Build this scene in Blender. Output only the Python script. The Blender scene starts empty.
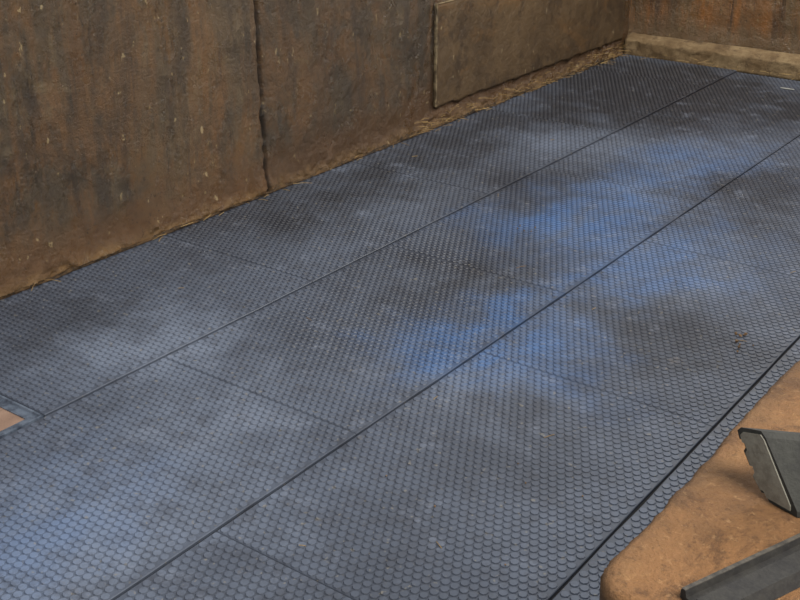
import bpy, bmesh, math, random
from mathutils import Vector, noise, Matrix
random.seed(4)
S=bpy.context.scene
S.view_settings.view_transform='Standard'
COL=S.collection
def link(o): COL.objects.link(o); return o
def mkobj(name,me,label=None,cat=None,kind=None,group=None,parent=None,mat=None,loc=None):
    o=bpy.data.objects.new(name,me); link(o)
    if label:o["label"]=label
    if cat:o["category"]=cat
    if kind:o["kind"]=kind
    if group:o["group"]=group
    if mat is not None and not me.materials: me.materials.append(mat)
    if loc:o.location=loc
    if parent:o.parent=parent
    return o
def fbm(p,o=4): return noise.fractal(Vector(p),0.6,2.0,o)

class NT:
    def __init__(s,name):
        s.m=bpy.data.materials.new(name); s.m.use_nodes=True
        s.t=s.m.node_tree; s.b=s.t.nodes["Principled BSDF"]
        s.pos=s.n("ShaderNodeNewGeometry").outputs["Position"]
    def n(s,k,**kw):
        x=s.t.nodes.new(k)
        for a,b in kw.items(): setattr(x,a,b)
        return x
    def l(s,a,b):
        if isinstance(a,(int,float)): b.default_value=a
        elif isinstance(a,(tuple,list)): b.default_value=tuple(a)
        else: s.t.links.new(a,b)
    def math(s,op,a,b=0.0,clamp=False):
        x=s.n("ShaderNodeMath",operation=op,use_clamp=clamp); s.l(a,x.inputs[0]); s.l(b,x.inputs[1]); return x.outputs[0]
    def vm(s,op,a,b):
        x=s.n("ShaderNodeVectorMath",operation=op); s.l(a,x.inputs[0]); s.l(b,x.inputs[1]); return x
    def noise(s,scale,detail=4,rough=.6,stretch=(1,1,1),off=(0,0,0),dist=0):
        v=s.vm('MULTIPLY',s.pos,stretch).outputs[0]; v=s.vm('ADD',v,off).outputs[0]
        x=s.n("ShaderNodeTexNoise"); s.l(v,x.inputs["Vector"]); x.inputs["Scale"].default_value=scale
        x.inputs["Detail"].default_value=detail; x.inputs["Roughness"].default_value=rough; x.inputs["Distortion"].default_value=dist
        return x.outputs["Fac"]
    def ramp(s,f,lo,hi,a=0.0,b=1.0):
        x=s.n("ShaderNodeMapRange",interpolation_type='SMOOTHSTEP'); s.l(f,x.inputs[0])
        for i,v in enumerate((lo,hi,a,b)): x.inputs[i+1].default_value=v
        return x.outputs[0]
    def mix(s,f,a,b,mode='MIX'):
        x=s.n("ShaderNodeMix",data_type='RGBA',blend_type=mode)
        s.l(f,x.inputs[0])
        for v,i in ((a,6),(b,7)):
            if isinstance(v,tuple): x.inputs[i].default_value=(*v,1)
            else: s.l(v,x.inputs[i])
        return x.outputs[2]
    def sep(s):
        x=s.n("ShaderNodeSeparateXYZ"); s.l(s.pos,x.inputs[0]); return x.outputs
    def bump(s,h,st=.5,d=.01):
        x=s.n("ShaderNodeBump"); x.inputs["Strength"].default_value=st; x.inputs["Distance"].default_value=d
        s.l(h,x.inputs["Height"]); s.l(x.outputs[0],s.b.inputs["Normal"])
    def out(s,c,r=.7,metal=0,spec=.5):
        s.l(c if not isinstance(c,tuple) else (*c,1),s.b.inputs["Base Color"]); s.l(r,s.b.inputs["Roughness"])
        s.b.inputs["Metallic"].default_value=metal; s.b.inputs["Specular IOR Level"].default_value=spec
        return s.m
def rgb(r,g,b):
    f=lambda c:((c/255+.055)/1.055)**2.4 if c/255>.04 else c/255/12.92
    return (f(r),f(g),f(b))

def mat_rubber():
    t=NT("rubber_studded")
    w=t.n("ShaderNodeTexNoise"); t.l(t.pos,w.inputs["Vector"]); w.inputs["Scale"].default_value=2.0; w.inputs["Detail"].default_value=8; w.inputs["Roughness"].default_value=.66
    wv=t.vm('SUBTRACT',w.outputs["Color"],(.5,.5,.5)).outputs[0]; wv=t.vm('MULTIPLY',wv,(1.3,1.3,0)).outputs[0]
    p=t.vm('ADD',t.pos,wv).outputs[0]
    def blob(x,y,rx,ry,st):
        d=t.vm('SUBTRACT',p,(x,y,0)).outputs[0]; d=t.vm('MULTIPLY',d,(1/rx,1/ry,0)).outputs[0]
        L=t.n("ShaderNodeVectorMath",operation='LENGTH'); t.l(d,L.inputs[0])
        return t.ramp(L.outputs["Value"],0.05,1.25,st,0.0)
    def total(lst):
        acc=0.0
        for b in lst: acc=t.math('ADD',blob(*b),acc)
        return acc
    dark=total([(-3.11,5.24,.55,.75,.95),(-2.0,5.92,.45,1.0,1.0),(-2.67,4.05,.55,.8,.95),(-3.85,4.25,.5,1.2,1.0),
      (-1.65,3.96,.42,.7,.95),(-3.76,2.65,.45,.5,.75),(-1.7,2.9,.5,.5,.5),(-3.7,8.0,1.0,1.6,1.4),(-3.86,5.9,.5,1.4,1.0),
      (-2.4,7.9,1.6,1.0,1.2),(-1.5,5.2,.4,.8,.4),(-1.6,2.0,.5,.5,.35),(-3.2,6.9,.6,.8,.7)])
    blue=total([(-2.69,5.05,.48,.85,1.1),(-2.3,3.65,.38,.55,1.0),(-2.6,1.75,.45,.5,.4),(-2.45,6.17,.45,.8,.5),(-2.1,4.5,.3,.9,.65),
      (-1.8,3.5,.4,.4,.6),(-1.7,4.9,.35,.6,.35),(-2.0,5.3,.2,.6,.4)])  # bright blue patches mixed into the mat colour at fixed floor positions
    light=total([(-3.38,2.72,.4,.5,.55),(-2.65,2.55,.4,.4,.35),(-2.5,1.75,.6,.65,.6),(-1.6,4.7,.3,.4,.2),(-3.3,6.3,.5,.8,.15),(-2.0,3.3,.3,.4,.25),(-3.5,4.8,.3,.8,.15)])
    n1=t.noise(1.3,5,.6); n2=t.noise(10,8,.78); n3=t.noise(60,3,.6)
    c=t.mix(t.ramp(n1,.3,.7),rgb(80,87,100),rgb(100,109,125))
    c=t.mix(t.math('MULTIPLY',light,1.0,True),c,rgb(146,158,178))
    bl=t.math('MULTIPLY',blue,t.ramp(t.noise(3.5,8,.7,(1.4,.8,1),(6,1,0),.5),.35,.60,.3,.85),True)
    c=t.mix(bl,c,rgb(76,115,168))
    dk=t.math('MULTIPLY',dark,t.ramp(t.noise(3.5,9,.7,off=(1,8,0),dist=.5),.33,.6,.6,1.0))
    c=t.mix(t.math('MULTIPLY',dk,.9,True),c,rgb(44,45,50))
    c=t.mix(t.ramp(n2,.45,.68,0,.5),c,rgb(67,68,74))
    c=t.mix(t.ramp(t.noise(6,10,.8,off=(2,6,0)),.53,.68,0,.33),c,rgb(144,152,168))
    c=t.mix(t.ramp(t.noise(5,10,.82,off=(9,2,0)),.60,.68,0,.3),c,rgb(124,112,96))
    c=t.mix(t.ramp(t.noise(45,2,.5,off=(3,1,0)),.66,.74,0,.45),c,rgb(150,142,125))
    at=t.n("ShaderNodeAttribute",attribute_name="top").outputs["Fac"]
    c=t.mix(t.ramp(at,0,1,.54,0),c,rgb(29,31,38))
    t.bump(n3,.25,.003)
    return t.out(c,t.ramp(n1,.3,.7,.40,.52),0,.5)

def wall_mat(name,cols,zband=.1,streak=.12,sfac=.5,pale=0,black=.6,palec=(180,124,66)):
    t=NT(name); x,y,z=t.sep()
    c=t.mix(t.ramp(t.noise(1.3,10,.72),.38,.62),cols[0],cols[1])
    c=t.mix(t.ramp(t.noise(1.9,10,.75,(1,1,.6),(5,2,1),.8),.46,.60,0,.8),c,cols[2])
    c=t.mix(t.ramp(t.noise(5,9,.76,(1,1,streak),(1,9,2),.5),.48,.62,0,sfac),c,cols[3])
    c=t.mix(t.ramp(t.noise(6,12,.8,(1,1,.7),(9,4,4),.5),.5,.64,0,.55),c,cols[4])
    c=t.mix(t.ramp(t.noise(4,12,.82,(1,1,.7),(8,8,3),.8),.54,.64,0,.5),c,cols[6])
    c=t.mix(t.ramp(t.noise(1.5,10,.72,(1,1,.6),(3,8,6),.8),.50,.66,0,black),c,rgb(38,32,25))
    if pale: c=t.mix(t.ramp(t.noise(7,9,.75,(1,1,.07),(3,3,2),.2),.50,.62,0,pale),c,rgb(*palec))
    c=t.mix(t.ramp(t.noise(14,6,.7,(1,1,.07),(3,1,5),.4),.56,.68,0,.55),c,rgb(42,34,25))
    zz=t.math('ADD',z,t.math('MULTIPLY',t.noise(3,10,.8,off=(7,7,7)),-.5))
    c=t.mix(t.ramp(zz,zband-.27,zband-.06,.8,0),c,cols[5])
    zc=t.math('ADD',z,t.math('MULTIPLY',t.noise(9,10,.8,off=(1,2,7)),-.3))
    c=t.mix(t.ramp(zc,-.14,-.06,.7,0),c,rgb(142,110,68))
    c=t.mix(t.ramp(t.noise(24,4,.6,(1,1.0,.6),(2,3,9)),.67,.70,0,.8),c,rgb(180,158,116))
    c=t.mix(t.ramp(t.noise(60,3,.6,(1,1,1),(2,3,9)),.64,.70,0,.7),c,rgb(36,30,22))
    if name=="grimy_plaster":
        # dark line + slight tone change at the vertical joint
        yy=t.math('ADD',y,t.math('MULTIPLY',t.noise(6,6,.7,(0,0,1)),-.10))
        d=t.math('ABSOLUTE',t.math('SUBTRACT',yy,4.36))
        c=t.mix(t.ramp(t.math('SUBTRACT',yy,4.36),0,.02,0,.25),c,rgb(46,38,28))
        c=t.mix(t.ramp(d,.008,.03,.8,0),c,rgb(28,23,18))
    h=t.math('ADD',t.noise(9,10,.75),t.math('MULTIPLY',t.noise(50,6,.8),.35))
    t.bump(h,.9,.035)
    return t.out(c,t.ramp(t.noise(3,6,.7),.35,.65,.2,.5),0,.65)

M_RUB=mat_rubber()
M_WL=wall_mat("grimy_plaster",[rgb(104,83,56),rgb(78,64,45),rgb(122,86,47),rgb(56,44,31),rgb(58,47,34),rgb(108,76,44),rgb(134,114,82)],.13,.16,.65,.30,.55,(132,90,46))
M_WB=wall_mat("rusty_plaster",[rgb(132,108,76),rgb(112,90,62),rgb(156,106,58),rgb(70,52,36),rgb(106,86,60),rgb(126,104,76),rgb(170,148,108)],.2,.07,.85,.8,.5,(176,116,58))

def mat_board():
    t=NT("grimy_board")
    c=t.mix(t.ramp(t.noise(1.6,9,.7),.38,.62),rgb(106,85,59),rgb(82,65,45))
    c=t.mix(t.ramp(t.noise(3,10,.78,(1,.5,1),dist=.6),.5,.64,0,.6),c,rgb(120,88,52))
    c=t.mix(t.ramp(t.noise(5,10,.8,(1,1,.8)),.50,.62,0,.7),c,rgb(58,46,34))
    c=t.mix(t.ramp(t.noise(30,4,.6,(1,1,.5)),.66,.71,0,.7),c,rgb(165,146,112))
    t.bump(t.noise(14,9,.8),.8,.025)
    return t.out(c,.42,0,.5)
def mat_floor():
    t=NT("pink_concrete"); x,y,z=t.sep()
    c=t.mix(t.ramp(t.noise(5,5,.65),.35,.65),rgb(172,142,122),rgb(146,118,100))
    c=t.mix(t.ramp(t.noise(20,5,.7),.55,.7,0,.5),c,rgb(110,94,84))
    m=t.math('MULTIPLY',t.math('LESS_THAN',x,-3.168),t.math('LESS_THAN',y,2.13))
    c=t.mix(m,rgb(20,18,18),c)
    t.bump(t.noise(60,5,.7),.3,.006); return t.out(c,.85)
def mat_coping():
    t=NT("ochre_render"); x,y,z=t.sep()
    c=t.mix(t.ramp(t.noise(5,9,.7),.36,.64),rgb(136,98,62),rgb(108,78,49))
    c=t.mix(t.ramp(t.noise(9,10,.78,(1,.5,1),dist=.5),.5,.66,0,.5),c,rgb(152,115,76))
    c=t.mix(t.ramp(t.noise(7,12,.82,off=(4,4,4),dist=.5),.49,.60,0,.75),c,rgb(84,59,39))
    c=t.mix(t.ramp(t.noise(70,5,.75),.54,.66,0,.5),c,rgb(74,54,37))
    c=t.mix(t.ramp(t.noise(90,5,.75,off=(5,5,5)),.56,.68,0,.4),c,rgb(176,140,98))
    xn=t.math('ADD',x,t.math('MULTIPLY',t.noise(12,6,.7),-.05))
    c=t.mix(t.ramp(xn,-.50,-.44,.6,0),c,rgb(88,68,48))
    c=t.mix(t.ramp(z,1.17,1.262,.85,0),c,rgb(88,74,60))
    h=t.math('ADD',t.noise(18,10,.78),t.math('MULTIPLY',t.noise(120,5,.7),.5))
    t.bump(h,1.0,.010); return t.out(c,.75,0,.3)
def mat_simple(name,a,b,sc=20,r=.5,metal=0,bd=.003):
    t=NT(name); c=t.mix(t.ramp(t.noise(sc,7,.75),.38,.62),a,b); t.bump(t.noise(sc*5,4,.6),.4,bd); return t.out(c,r,metal)
M_BOARD=mat_board(); M_FLOOR=mat_floor(); M_COP=mat_coping()
M_MET=mat_simple("worn_grey_rubber",rgb(128,125,112),rgb(102,98,87),24,.65,0)
M_MDK=mat_simple("dark_grey_rubber",rgb(44,44,39),rgb(29,29,26),24,.75,0)
M_MD2=mat_simple("blackened_rubber",rgb(38,36,32),rgb(21,19,18),30,.75,0)
M_RIB=mat_simple("worn_rib_rubber",rgb(74,68,59),rgb(40,37,32),40,.7,0)
M_ZINC=mat_simple("weathered_zinc",rgb(150,132,100),rgb(76,62,44),22,.6,0)
M_BLUEST=mat_simple("blue_grey_steel",rgb(120,132,148),rgb(66,74,88),12,.5,.2)
M_STRAW=mat_simple("dry_straw",rgb(182,152,96),rgb(128,100,60),9,.8)
M_CRUMB=mat_simple("tan_crumbs",rgb(150,120,88),rgb(100,78,56),50,.9)
M_PLAST=mat_simple("pale_scrap",rgb(170,170,164),rgb(145,145,140),20,.6)
t=NT("packed_dirt"); c=t.mix(t.ramp(t.noise(12,10,.8),.40,.60),rgb(116,88,54),rgb(54,43,31)); t.bump(t.noise(40,8,.8),1,.02); M_MUD=t.out(c,.9)

def box(bm,x0,x1,y0,y1,z0,z1):
    r=bmesh.ops.create_cube(bm,size=1)
    for v in r['verts']:
        v.co=Vector(((x0+x1)/2+v.co.x*(x1-x0),(y0+y1)/2+v.co.y*(y1-y0),(z0+z1)/2+v.co.z*(z1-z0)))
    return r['verts']
def bevel_all(bm,w,seg=2):
    bmesh.ops.bevel(bm,geom=bm.edges[:],offset=w,segments=seg,affect='EDGES',profile=.5)
def tomesh(bm,name,smooth=False):
    me=bpy.data.meshes.new(name); bm.normal_update(); bm.to_mesh(me); bm.free()
    if smooth:
        for p in me.polygons:p.use_smooth=True
    return me

TH=.012; SH=.0033; PITCH=.032
cache={}
def mat_mesh(w,l,seed=0):
    k=(round(w,3),round(l,3),seed)
    if k in cache: return cache[k]
    vs=[];fs=[];top=[]
    def add(co,t): vs.append(co);top.append(t);return len(vs)-1
    e=.0022; NS=24
    def wob(y,s): return 0 if y in (0,l) else .004*noise.noise(Vector((y*4,s,seed*3.1)))
    out=[(wob(l*i/NS,1)+.001,l*i/NS) for i in range(NS+1)]
    rt_=[(w-.001+wob(l*i/NS,5),l*i/NS) for i in range(NS+1)]
    loop=rt_+out[::-1]
    def ins(p):
        x,y=p; x=x+e if x<w/2 else x-e
        return (x,min(max(y,e),l-e))
    b=[add((*q,0),0) for q in loop]; m=[add((*q,TH-e),.4) for q in loop]; t=[add((*ins(q),TH),.4) for q in loop]
    n=len(loop); fs.append(b[::-1])
    for i in range(n):
        j=(i+1)%n; fs.append((b[i],b[j],m[j],m[i])); fs.append((m[i],m[j],t[j],t[i]))
    fs.append(t)
    rb=.0151; rt=.0128
    ry=PITCH*.866; nr=int((l-2*rb-.004)/ry)+1; ry=(l-2*rb-.004)/(nr-1)
    nc=int((w-2*rb-.008)/PITCH)+1; px=(w-2*rb-.010)/(nc-.5)
    for r in range(nr):
        for c in range(nc):
            cx=rb+.005+c*px+(px*.5 if r%2 else 0)
            if cx>w-rb-.003: continue
            cy=rb+.002+r*ry
            B=[];T=[]
            for a in range(8):
                A=math.pi/8+a*math.pi/4; s,co=math.sin(A),math.cos(A)
                B.append(add((cx+rb*co,cy+rb*s,TH-.0002),0.0)); T.append(add((cx+rt*co,cy+rt*s,TH+SH),1.0))
            for a in range(8):
                d=(a+1)%8; fs.append((B[a],B[d],T[d],T[a]))
            fs.append(T)
    me=bpy.data.meshes.new("rubber_mat"); me.from_pydata(vs,[],fs)
    at=me.attributes.new("top",'FLOAT','POINT'); at.data.foreach_set("value",top)
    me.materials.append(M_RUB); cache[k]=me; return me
GX=.008; GY=.0018
def place(x0,x1,y0,y1,lab,sd):
    return mkobj("rubber_mat",mat_mesh(x1-x0-GX,y1-y0-GY,sd),lab,"floor mat",group="interlocking rubber stable mats",
        loc=(x0+GX/2,y0+GY/2,random.uniform(0,.0018)))
YE=8.72
def row(x0,x1,ys,lab):
    for i,(a,b) in enumerate(zip(ys[:-1],ys[1:])): place(x0,x1,a,b,lab,i%3)
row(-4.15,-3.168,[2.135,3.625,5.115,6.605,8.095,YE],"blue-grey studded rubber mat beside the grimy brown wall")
row(-3.163,-2.18,[-.28,1.21,2.70,4.19,5.68,7.17,8.66],"worn studded rubber mat with bright blue patches")
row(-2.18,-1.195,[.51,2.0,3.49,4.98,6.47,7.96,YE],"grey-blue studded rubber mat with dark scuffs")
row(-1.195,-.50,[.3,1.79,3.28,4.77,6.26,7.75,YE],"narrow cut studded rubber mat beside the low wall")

bm=bmesh.new(); box(bm,-4.4,1.2,-1.2,9.0,-.12,0)
mkobj("floor",tomesh(bm,"floor"),"pinkish worn concrete floor under the mats","floor",kind="structure",mat=M_FLOOR)
bm=bmesh.new()
prof=[(0,0),(.045,0),(.045,.004),(.012,.006),(.008,.014),(0,.014)]
pts=[(-4.13,2.13),(-3.170,2.13),(-3.170,.4)]
rings=[]
for i,(x,y) in enumerate(pts):
    ring=[]
    for (d,z) in prof:
        q=(x,y-d,z) if i==0 else ((x-d,y-d,z) if i==1 else (x-d,y,z))
        ring.append(bm.verts.new(q))
    rings.append(ring)
for a,b in zip(rings[:-1],rings[1:]):
    for k in range(len(prof)):
        j=(k+1)%len(prof); bm.faces.new((a[k],a[j],b[j],b[k]))
bm.faces.new(rings[0]); bm.faces.new(rings[-1][::-1])
bmesh.ops.recalc_face_normals(bm,faces=bm.faces)
mkobj("edging_strip",tomesh(bm,"edging"),"blue-grey metal edging strip around bare floor patch","edging",mat=M_BLUEST)

def dgrid(nu,nv,f,back):
    bm=bmesh.new(); g=[[bm.verts.new(f(i/nu,j/nv)) for j in range(nv+1)] for i in range(nu+1)]
    for i in range(nu):
        for j in range(nv): bm.faces.new((g[i][j],g[i+1][j],g[i+1][j+1],g[i][j+1]))
    h=[[bm.verts.new(back(i,j)) for j in (0,1)] for i in (0,1)]
    bm.faces.new((h[0][0],h[0][1],h[1][1],h[1][0]))
    bm.faces.new([g[i][0] for i in range(nu,-1,-1)]+[h[0][0],h[1][0]])
    bm.faces.new([g[i][nv] for i in range(nu+1)]+[h[1][1],h[0][1]])
    bm.faces.new([g[0][j] for j in range(nv+1)]+[h[0][1],h[0][0]])
    bm.faces.new([g[nu][j] for j in range(nv,-1,-1)]+[h[1][0],h[1][1]])
    bmesh.ops.recalc_face_normals(bm,faces=bm.faces)
    return bm
H=3.0
def fl(u,v):
    y=-1.0+u*9.86; z=(v**1.6)*H
    x=-4.183
    x+=.010*fbm((y*1.3,z*1.3,0))
    x+=.005*fbm((y*7,z*7,3),6)
    crack=4.40+.02*fbm((z*3,0,1))+.008*fbm((z*20,0,4))
    if y<crack: x+=.026*min(1,(crack-y)/.03)
    d=abs(y-crack-.012)
    if d<.026: x-=.038*(1-d/.026)
    led=.05+.08*fbm((y*2.2,0,5))+.05*fbm((y*9,0,6),6)
    if z<led+.04: x+=.020*max(0,min(1,(led+.04-z)/.06))*(.7+.9*fbm((y*11,z*11,9),5))
    return (min(x,-4.152+(.0 if z<.025 else .06)),y,z)
bm=dgrid(900,150,fl,lambda i,j:(-4.4,-1.0 if i==0 else 8.86,0 if j==0 else H))
mkobj("wall_left",tomesh(bm,"wl",True),"grimy brown plastered stable wall with crack and chipped base","wall",kind="structure",mat=M_WL)
def fb(u,v):
    x=-4.35+u*5.5; z=(v**1.3)*H
    y=8.84+.012*fbm((x*2,z*2,20))+.006*fbm((x*9,z*9,3))
    return (x,y,z)
bm=dgrid(130,60,fb,lambda i,j:(-4.35 if i==0 else 1.15,9.05,0 if j==0 else H))
mkobj("wall_back",tomesh(bm,"wb",True),"rust-stained brown plaster end wall","wall",kind="structure",mat=M_WB)
def fc(u,v):
    x=-4.15+u*5.3
    n=.010*fbm((x*6,v*3,2),5)
    prof=[(8.735,0),(8.737,.12),(8.765,.155),(8.83,.17)]
    t=v*3; k=min(int(t),2); f=t-k
    y=prof[k][0]*(1-f)+prof[k+1][0]*f; z=prof[k][1]*(1-f)+prof[k+1][1]*f
    return (x,max(y+n,8.728),z+ (n*1.3 if v>0 else 0))
bm=dgrid(260,30,fc,lambda i,j:(-4.15 if i==0 else 1.15,8.845,0 if j==0 else .16))
t=NT("worn_curb"); c=t.mix(t.ramp(t.noise(5,9,.75),.38,.62),rgb(158,134,98),rgb(124,100,68)); c=t.mix(t.ramp(t.noise(8,10,.8),.50,.64,0,.75),c,rgb(88,68,47)); t.bump(t.noise(20,9,.8),.6,.02); M_CURB=t.out(c,.85)
mkobj("trim_1",tomesh(bm,"curb",True),"worn concrete kerb along the foot of the end wall","kerb",kind="structure",mat=M_CURB)
bm=bmesh.new(); N=900; rings=[]
for i in range(N+1):
    y=2.2+i/N*6.45
    g=.35+.35*min(1,max(0,(y-4.8)/1.5))
    a=max(.02,min(1.2,(.2+1.2*fbm((y*3.2,1,7),5))*g)); b=max(.04,(.3+1.2*fbm((y*5,5,2),5))*g)
    w=.003+.03*a; h=.005+.045*b
    rings.append([bm.verts.new(q) for q in ((-4.149,y,.0165),(-4.145+w,y,.0165),(-4.145+w*.6,y,.0165+h*.45),(-4.145+w*.2,y,.0165+h*.75),(-4.148,y,.0165+h))])
for a,b in zip(rings[:-1],rings[1:]):
    for k in range(5): j=(k+1)%5; bm.faces.new((a[k],a[j],b[j],b[k]))
bm.faces.new(rings[0]);bm.faces.new(rings[-1]); bmesh.ops.recalc_face_normals(bm,faces=bm.faces)
mkobj("dirt_bank",tomesh(bm,"dirt",True),"crumbly brown dirt along the foot of the wall","dirt",kind="stuff",mat=M_MUD)

emp=bpy.data.objects.new("wall_board",None); link(emp); emp.location=(-4.15,6.03,.14)
emp["label"]="large grimy kick board fixed low on the brown wall"; emp["category"]="wall board"
def child(name,bm,mat,parent,label=None,smooth=False):
    me=tomesh(bm,name,smooth); o=mkobj(name,me,label,mat=mat,parent=parent); o.matrix_parent_inverse=Matrix.Translation(parent.location).inverted(); return o
def pan(u,v):
    y=6.03+u*2.68; z=.135+v*.665
    e=min(1,min(u*2.68,v*.66,(1-v)*.66)/.008)
    if u==0: y+=.016*abs(fbm((z*12,0,3),5))
    if v==0: z+=.022*fbm((y*8,0,3),5)
    return (-4.170+.007*e+.004*fbm((y*3,z*3,4)),y,z)
bm=dgrid(300,60,pan,lambda i,j:(-4.18,6.03 if i==0 else 8.71,.14 if j==0 else .80))
child("panel",bm,M_BOARD,emp,smooth=True)
def strip(u,v):
    z=.15+u*.655; w=.010+.010*fbm((z*14,0,8),5)
    return (-4.156+.003*fbm((z*9,v,2)),6.027-(1-v)*w,z)
bm=dgrid(60,3,strip,lambda i,j:(-4.175,6.018 if j==0 else 6.027,.15 if i==0 else .805))
child("edge_strip",bm,M_ZINC,emp,"pale weathered metal edge strip")
bm=bmesh.new(); box(bm,-4.175,-4.160,6.03,8.70,.80,.806); bevel_all(bm,.002)
child("top_strip",bm,M_ZINC,emp,"pale weathered metal top strip")

ZT=1.265; XL=-.464; YN=.990; XR=-.10; YF=8.72
bm=bmesh.new()
def outline(ins):
    pts=[]; r=.046
    def arc(cx,cy,a0,a1,n=8):
        for k in range(n+1):
            A=a0+(a1-a0)*k/n; pts.append((cx+(r-ins)*math.cos(A),cy+(r-ins)*math.sin(A)))
    arc(XL+r,YN+r,math.pi,1.5*math.pi)
    for k in range(1,24): pts.append((XL+r+(XR-XL-2*r)*k/24,YN+ins))
    arc(XR-r,YN+r,1.5*math.pi,2*math.pi)
    ny=300
    ys=[YN+r+ (YF-YN-r)*((k/ny)**1.8) for k in range(1,ny+1)]
    for y in ys: pts.append((XR-ins,y))
    for y in ys[::-1]: pts.append((XL+ins,y))
    return pts
lv=[(0,0),(0,.4),(0,.8),(0,1.0),(0,1.12),(0,1.2),(0,ZT-.014),(.002,ZT-.007),(.006,ZT-.0025),(.012,ZT)]
rings=[]
for ins,z in lv:
    ring=[]
    for (x,y) in outline(ins):
        n=(.005*fbm((x*8,y*8,z*8),4)+.0018*fbm((x*60,y*60,z*60),3)) if z>0 else 0
        ring.append(bm.verts.new((x+n,y+n*.6 if y<YF-.1 else y,z)))
    rings.append(ring)
for a,b in zip(rings[:-1],rings[1:]):
    for k in range(len(a)): j=(k+1)%len(a); f=bm.faces.new((a[k],a[j],b[j],b[k])); f.smooth=True
bm.faces.new(rings[-1])
bmesh.ops.recalc_face_normals(bm,faces=bm.faces)
mkobj("wall_partition",tomesh(bm,"part"),"low ochre rendered partition wall with rounded end","low wall",kind="structure",mat=M_COP)

def sweep(prof,p0,sdir,edir,length):
    bm=bmesh.new(); s=Vector((*sdir,0)); e=Vector((*edir,0)).normalized(); P=Vector(p0)
    A=[bm.verts.new(P+s*a+Vector((0,0,z))) for a,z in prof]; B=[bm.verts.new(P+s*a+Vector((0,0,z))+e*length) for a,z in prof]
    n=len(prof)
    for k in range(n): j=(k+1)%n; bm.faces.new((A[k],A[j],B[j],B[k]))
    bm.faces.new(A[::-1]); bm.faces.new(B); bmesh.ops.recalc_face_normals(bm,faces=bm.faces)
    return bm
ZR=ZT+.001
wd=bpy.data.objects.new("ramp_edging",None); link(wd); wd.location=(-.34,1.29,ZR)
wd["label"]="dark grey wedge-section rubber block with notched end face"; wd["category"]="rubber edging"
pw=[(-.006,0),(.036,0),(.035,.008),(-.026,.086),(-.034,.092),(-.064,.083),(-.069,.076),(-.064,.066),(-.058,.066),(-.053,.058),(-.055,.052),(-.043,.036),(-.039,.037),(-.034,.029),(-.036,.023),(-.020,.007),(-.014,.008)]
sd=(.95,-.30); ed0=(.86,.42); P0=Vector((-.346,1.272,ZR))
child("block_body",sweep(pw,P0,sd,ed0,.24),M_MDK,wd)
cx=sum(a for a,z in pw)/len(pw); cz=sum(z for a,z in pw)/len(pw)
pe=[(cx+(a-cx)*.84,cz+(z-cz)*.9) for a,z in pw]
nrm=Vector((-.30,-.95,0)).normalized()
child("cut_end",sweep(pe,P0+nrm*.0012,sd,ed0,.0015),M_MET,wd,"worn grey cut end face")
ch=bpy.data.objects.new("grooved_rail",None); link(ch); ch.location=(-.36,1.04,ZR)
ch["label"]="narrow dark grooved rail lying on the ochre wall top"; ch["category"]="rail"
sd2=(.93,-.37); ed=(.37,.93)
ps=[(0,0),(0,.011),(.002,.013),(.007,.013),(.009,.005),(.022,.005),(.024,.014),(.052,.016),(.056,.008),(.060,0)]
child("rail_body",sweep(ps,(-.366,1.030,ZR),sd2,ed,.27),M_MD2,ch)
child("worn_rib",sweep([(.001,.0131),(.0065,.0131),(.0065,.0140),(.001,.0140)],(-.366,1.030,ZR),sd2,ed,.27),M_RIB,ch,"worn lighter grey rib")

def strands(name,pts,label,mat,lr=(.03,.11),th=.0016,kind="stuff",cat="straw"):
    bm=bmesh.new()
    for (x,y,z) in pts:
        l=random.uniform(*lr); a=random.uniform(0,math.pi*2); up=random.uniform(-.1,.35)
        d=Vector((math.cos(a),math.sin(a),0)); s=Vector((-d.y,d.x,0))*th; u=Vector((0,0,th))
        P0=Vector((x,y,z)); P1=P0+d*l*.5+Vector((0,0,abs(up)*l*.4)); P2=P0+d*l+Vector((0,0,max(0,up)*l*.3))
        if P2.x<-4.12: P1.x=P0.x+abs(P1.x-P0.x)*.3; P2.x=P0.x+abs(P2.x-P0.x)*.3
        rs=[[bm.verts.new(P+q) for q in (s,-s,u)] for P in (P0,P1,P2)]
        for r0,r1 in zip(rs[:-1],rs[1:]):
            for k in range(3): j=(k+1)%3; bm.faces.new((r0[k],r0[j],r1[j],r1[k]))
        bm.faces.new(rs[0]);bm.faces.new(rs[2])
    bmesh.ops.recalc_face_normals(bm,faces=bm.faces)
    return mkobj(name,tomesh(bm,name),label,cat,kind=kind,mat=mat)
pts=[]
for i in range(220):
    y=8.62-2.9*random.random()**1.2
    pts.append((-4.135+random.random()**2*.045,y,.02+random.random()**1.5*.10))
for i in range(22): pts.append((-4.12+random.random()*.03,2.6+random.random()*3.0,.02+random.random()*.03))
for i in range(30): pts.append((-4.1+random.random()*1.9,8.67+random.random()*.04,.02+random.random()*.04))
strands("straw_litter",pts,"dry straw bits along the foot of the walls",M_STRAW)
pts=[(-1.62,3.1,.018),(-2.1,3.05,.018),(-1.6,2.35,.018),(-2.5,4.3,.018),(-1.35,4.2,.018),(-1.9,2.1,.018),(-3.6,3.2,.018),(-3.4,6.2,.018),(-2.9,3.3,.018),(-2.0,4.1,.018),(-1.45,5.0,.018),(-3.1,5.1,.018),(-3.9,5.4,.018)]
strands("loose_straw",pts,"few loose straw stalks scattered on rubber mats",M_STRAW,(.02,.05),.0013)
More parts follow.
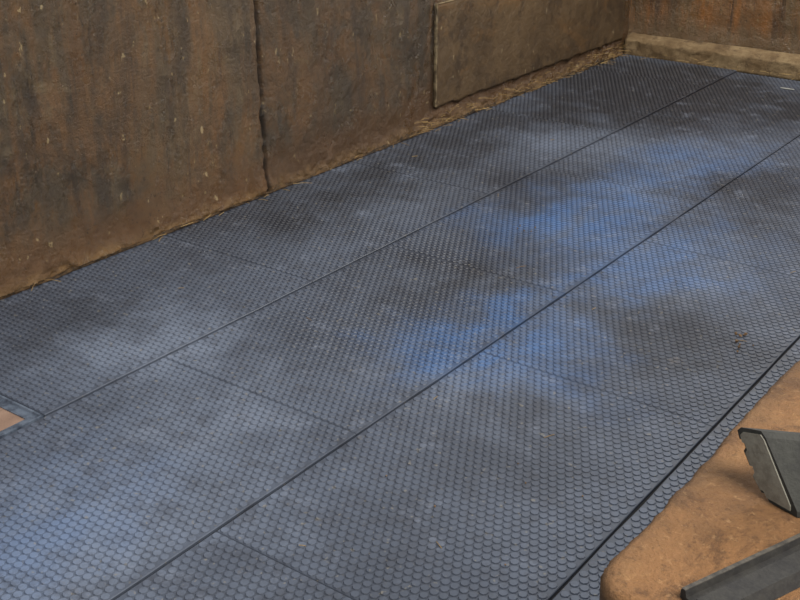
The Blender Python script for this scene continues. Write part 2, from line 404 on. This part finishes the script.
def crumbs(cx,cy,r,n,label,smax=.006):
    bm=bmesh.new()
    for i in range(n):
        a=random.uniform(0,6.28); q=r*random.random()**.7; s=random.uniform(.003,smax)
        res=bmesh.ops.create_icosphere(bm,subdivisions=1,radius=s,matrix=Matrix.Translation((cx+q*math.cos(a),cy+q*math.sin(a)*1.3,.0165+s)))
        for v in res['verts']:
            v.co+=Vector([random.uniform(-.3,.3)*s for _ in range(3)])
    mkobj("dirt_crumbs",tomesh(bm,"crumb"),label,"dirt crumbs",kind="stuff",mat=M_CRUMB)
crumbs(-1.37,4.17,.07,10,"small tan dirt crumbs scattered on rubber mat",.009)
crumbs(-2.72,4.75,.06,5,"small tan dirt crumbs scattered on blue-patched mat",.006)
crumbs(-1.6,2.6,.4,6,"sparse tan crumbs on stained rubber mat",.005)
bm=bmesh.new(); box(bm,-.05,.05,-.010,.010,0,.005); bevel_all(bm,.002)
o=mkobj("plastic_scrap",tomesh(bm,"scrap"),"small pale plastic scrap on mats by the kerb","scrap",mat=M_PLAST); o.location=(-2.65,8.36,.018)

HC=2.115; 
cam=bpy.data.objects.new("camera",bpy.data.cameras.new("camera")); link(cam); S.camera=cam
cam.data.lens=1150/800*36; cam.data.sensor_width=36; cam.data.clip_start=.05
th=math.atan(526/1150)
fw=Vector((-.5941*math.cos(th),.8044*math.cos(th),-math.sin(th)))
cam.location=(0,0,HC); cam.rotation_euler=fw.to_track_quat('-Z','Y').to_euler()
w=bpy.data.worlds.new("world"); S.world=w; w.use_nodes=True
w.node_tree.nodes["Background"].inputs[0].default_value=(.90,.94,1,1); w.node_tree.nodes["Background"].inputs[1].default_value=.64
def area(loc,tgt,size,e,col):
    l=bpy.data.lights.new("lamp",'AREA'); l.size=size; l.energy=e; l.color=col
    o=bpy.data.objects.new("area_light",l); link(o); o.location=loc
    o.rotation_euler=(Vector(tgt)-Vector(loc)).to_track_quat('-Z','Y').to_euler()
area((-1.2,8.0,4.6),(-2.6,4.0,0),1.8,220,(1,.97,.92))
area((1.5,1.0,4.0),(-3,4.5,.3),1.6,260,(1,.95,.88))
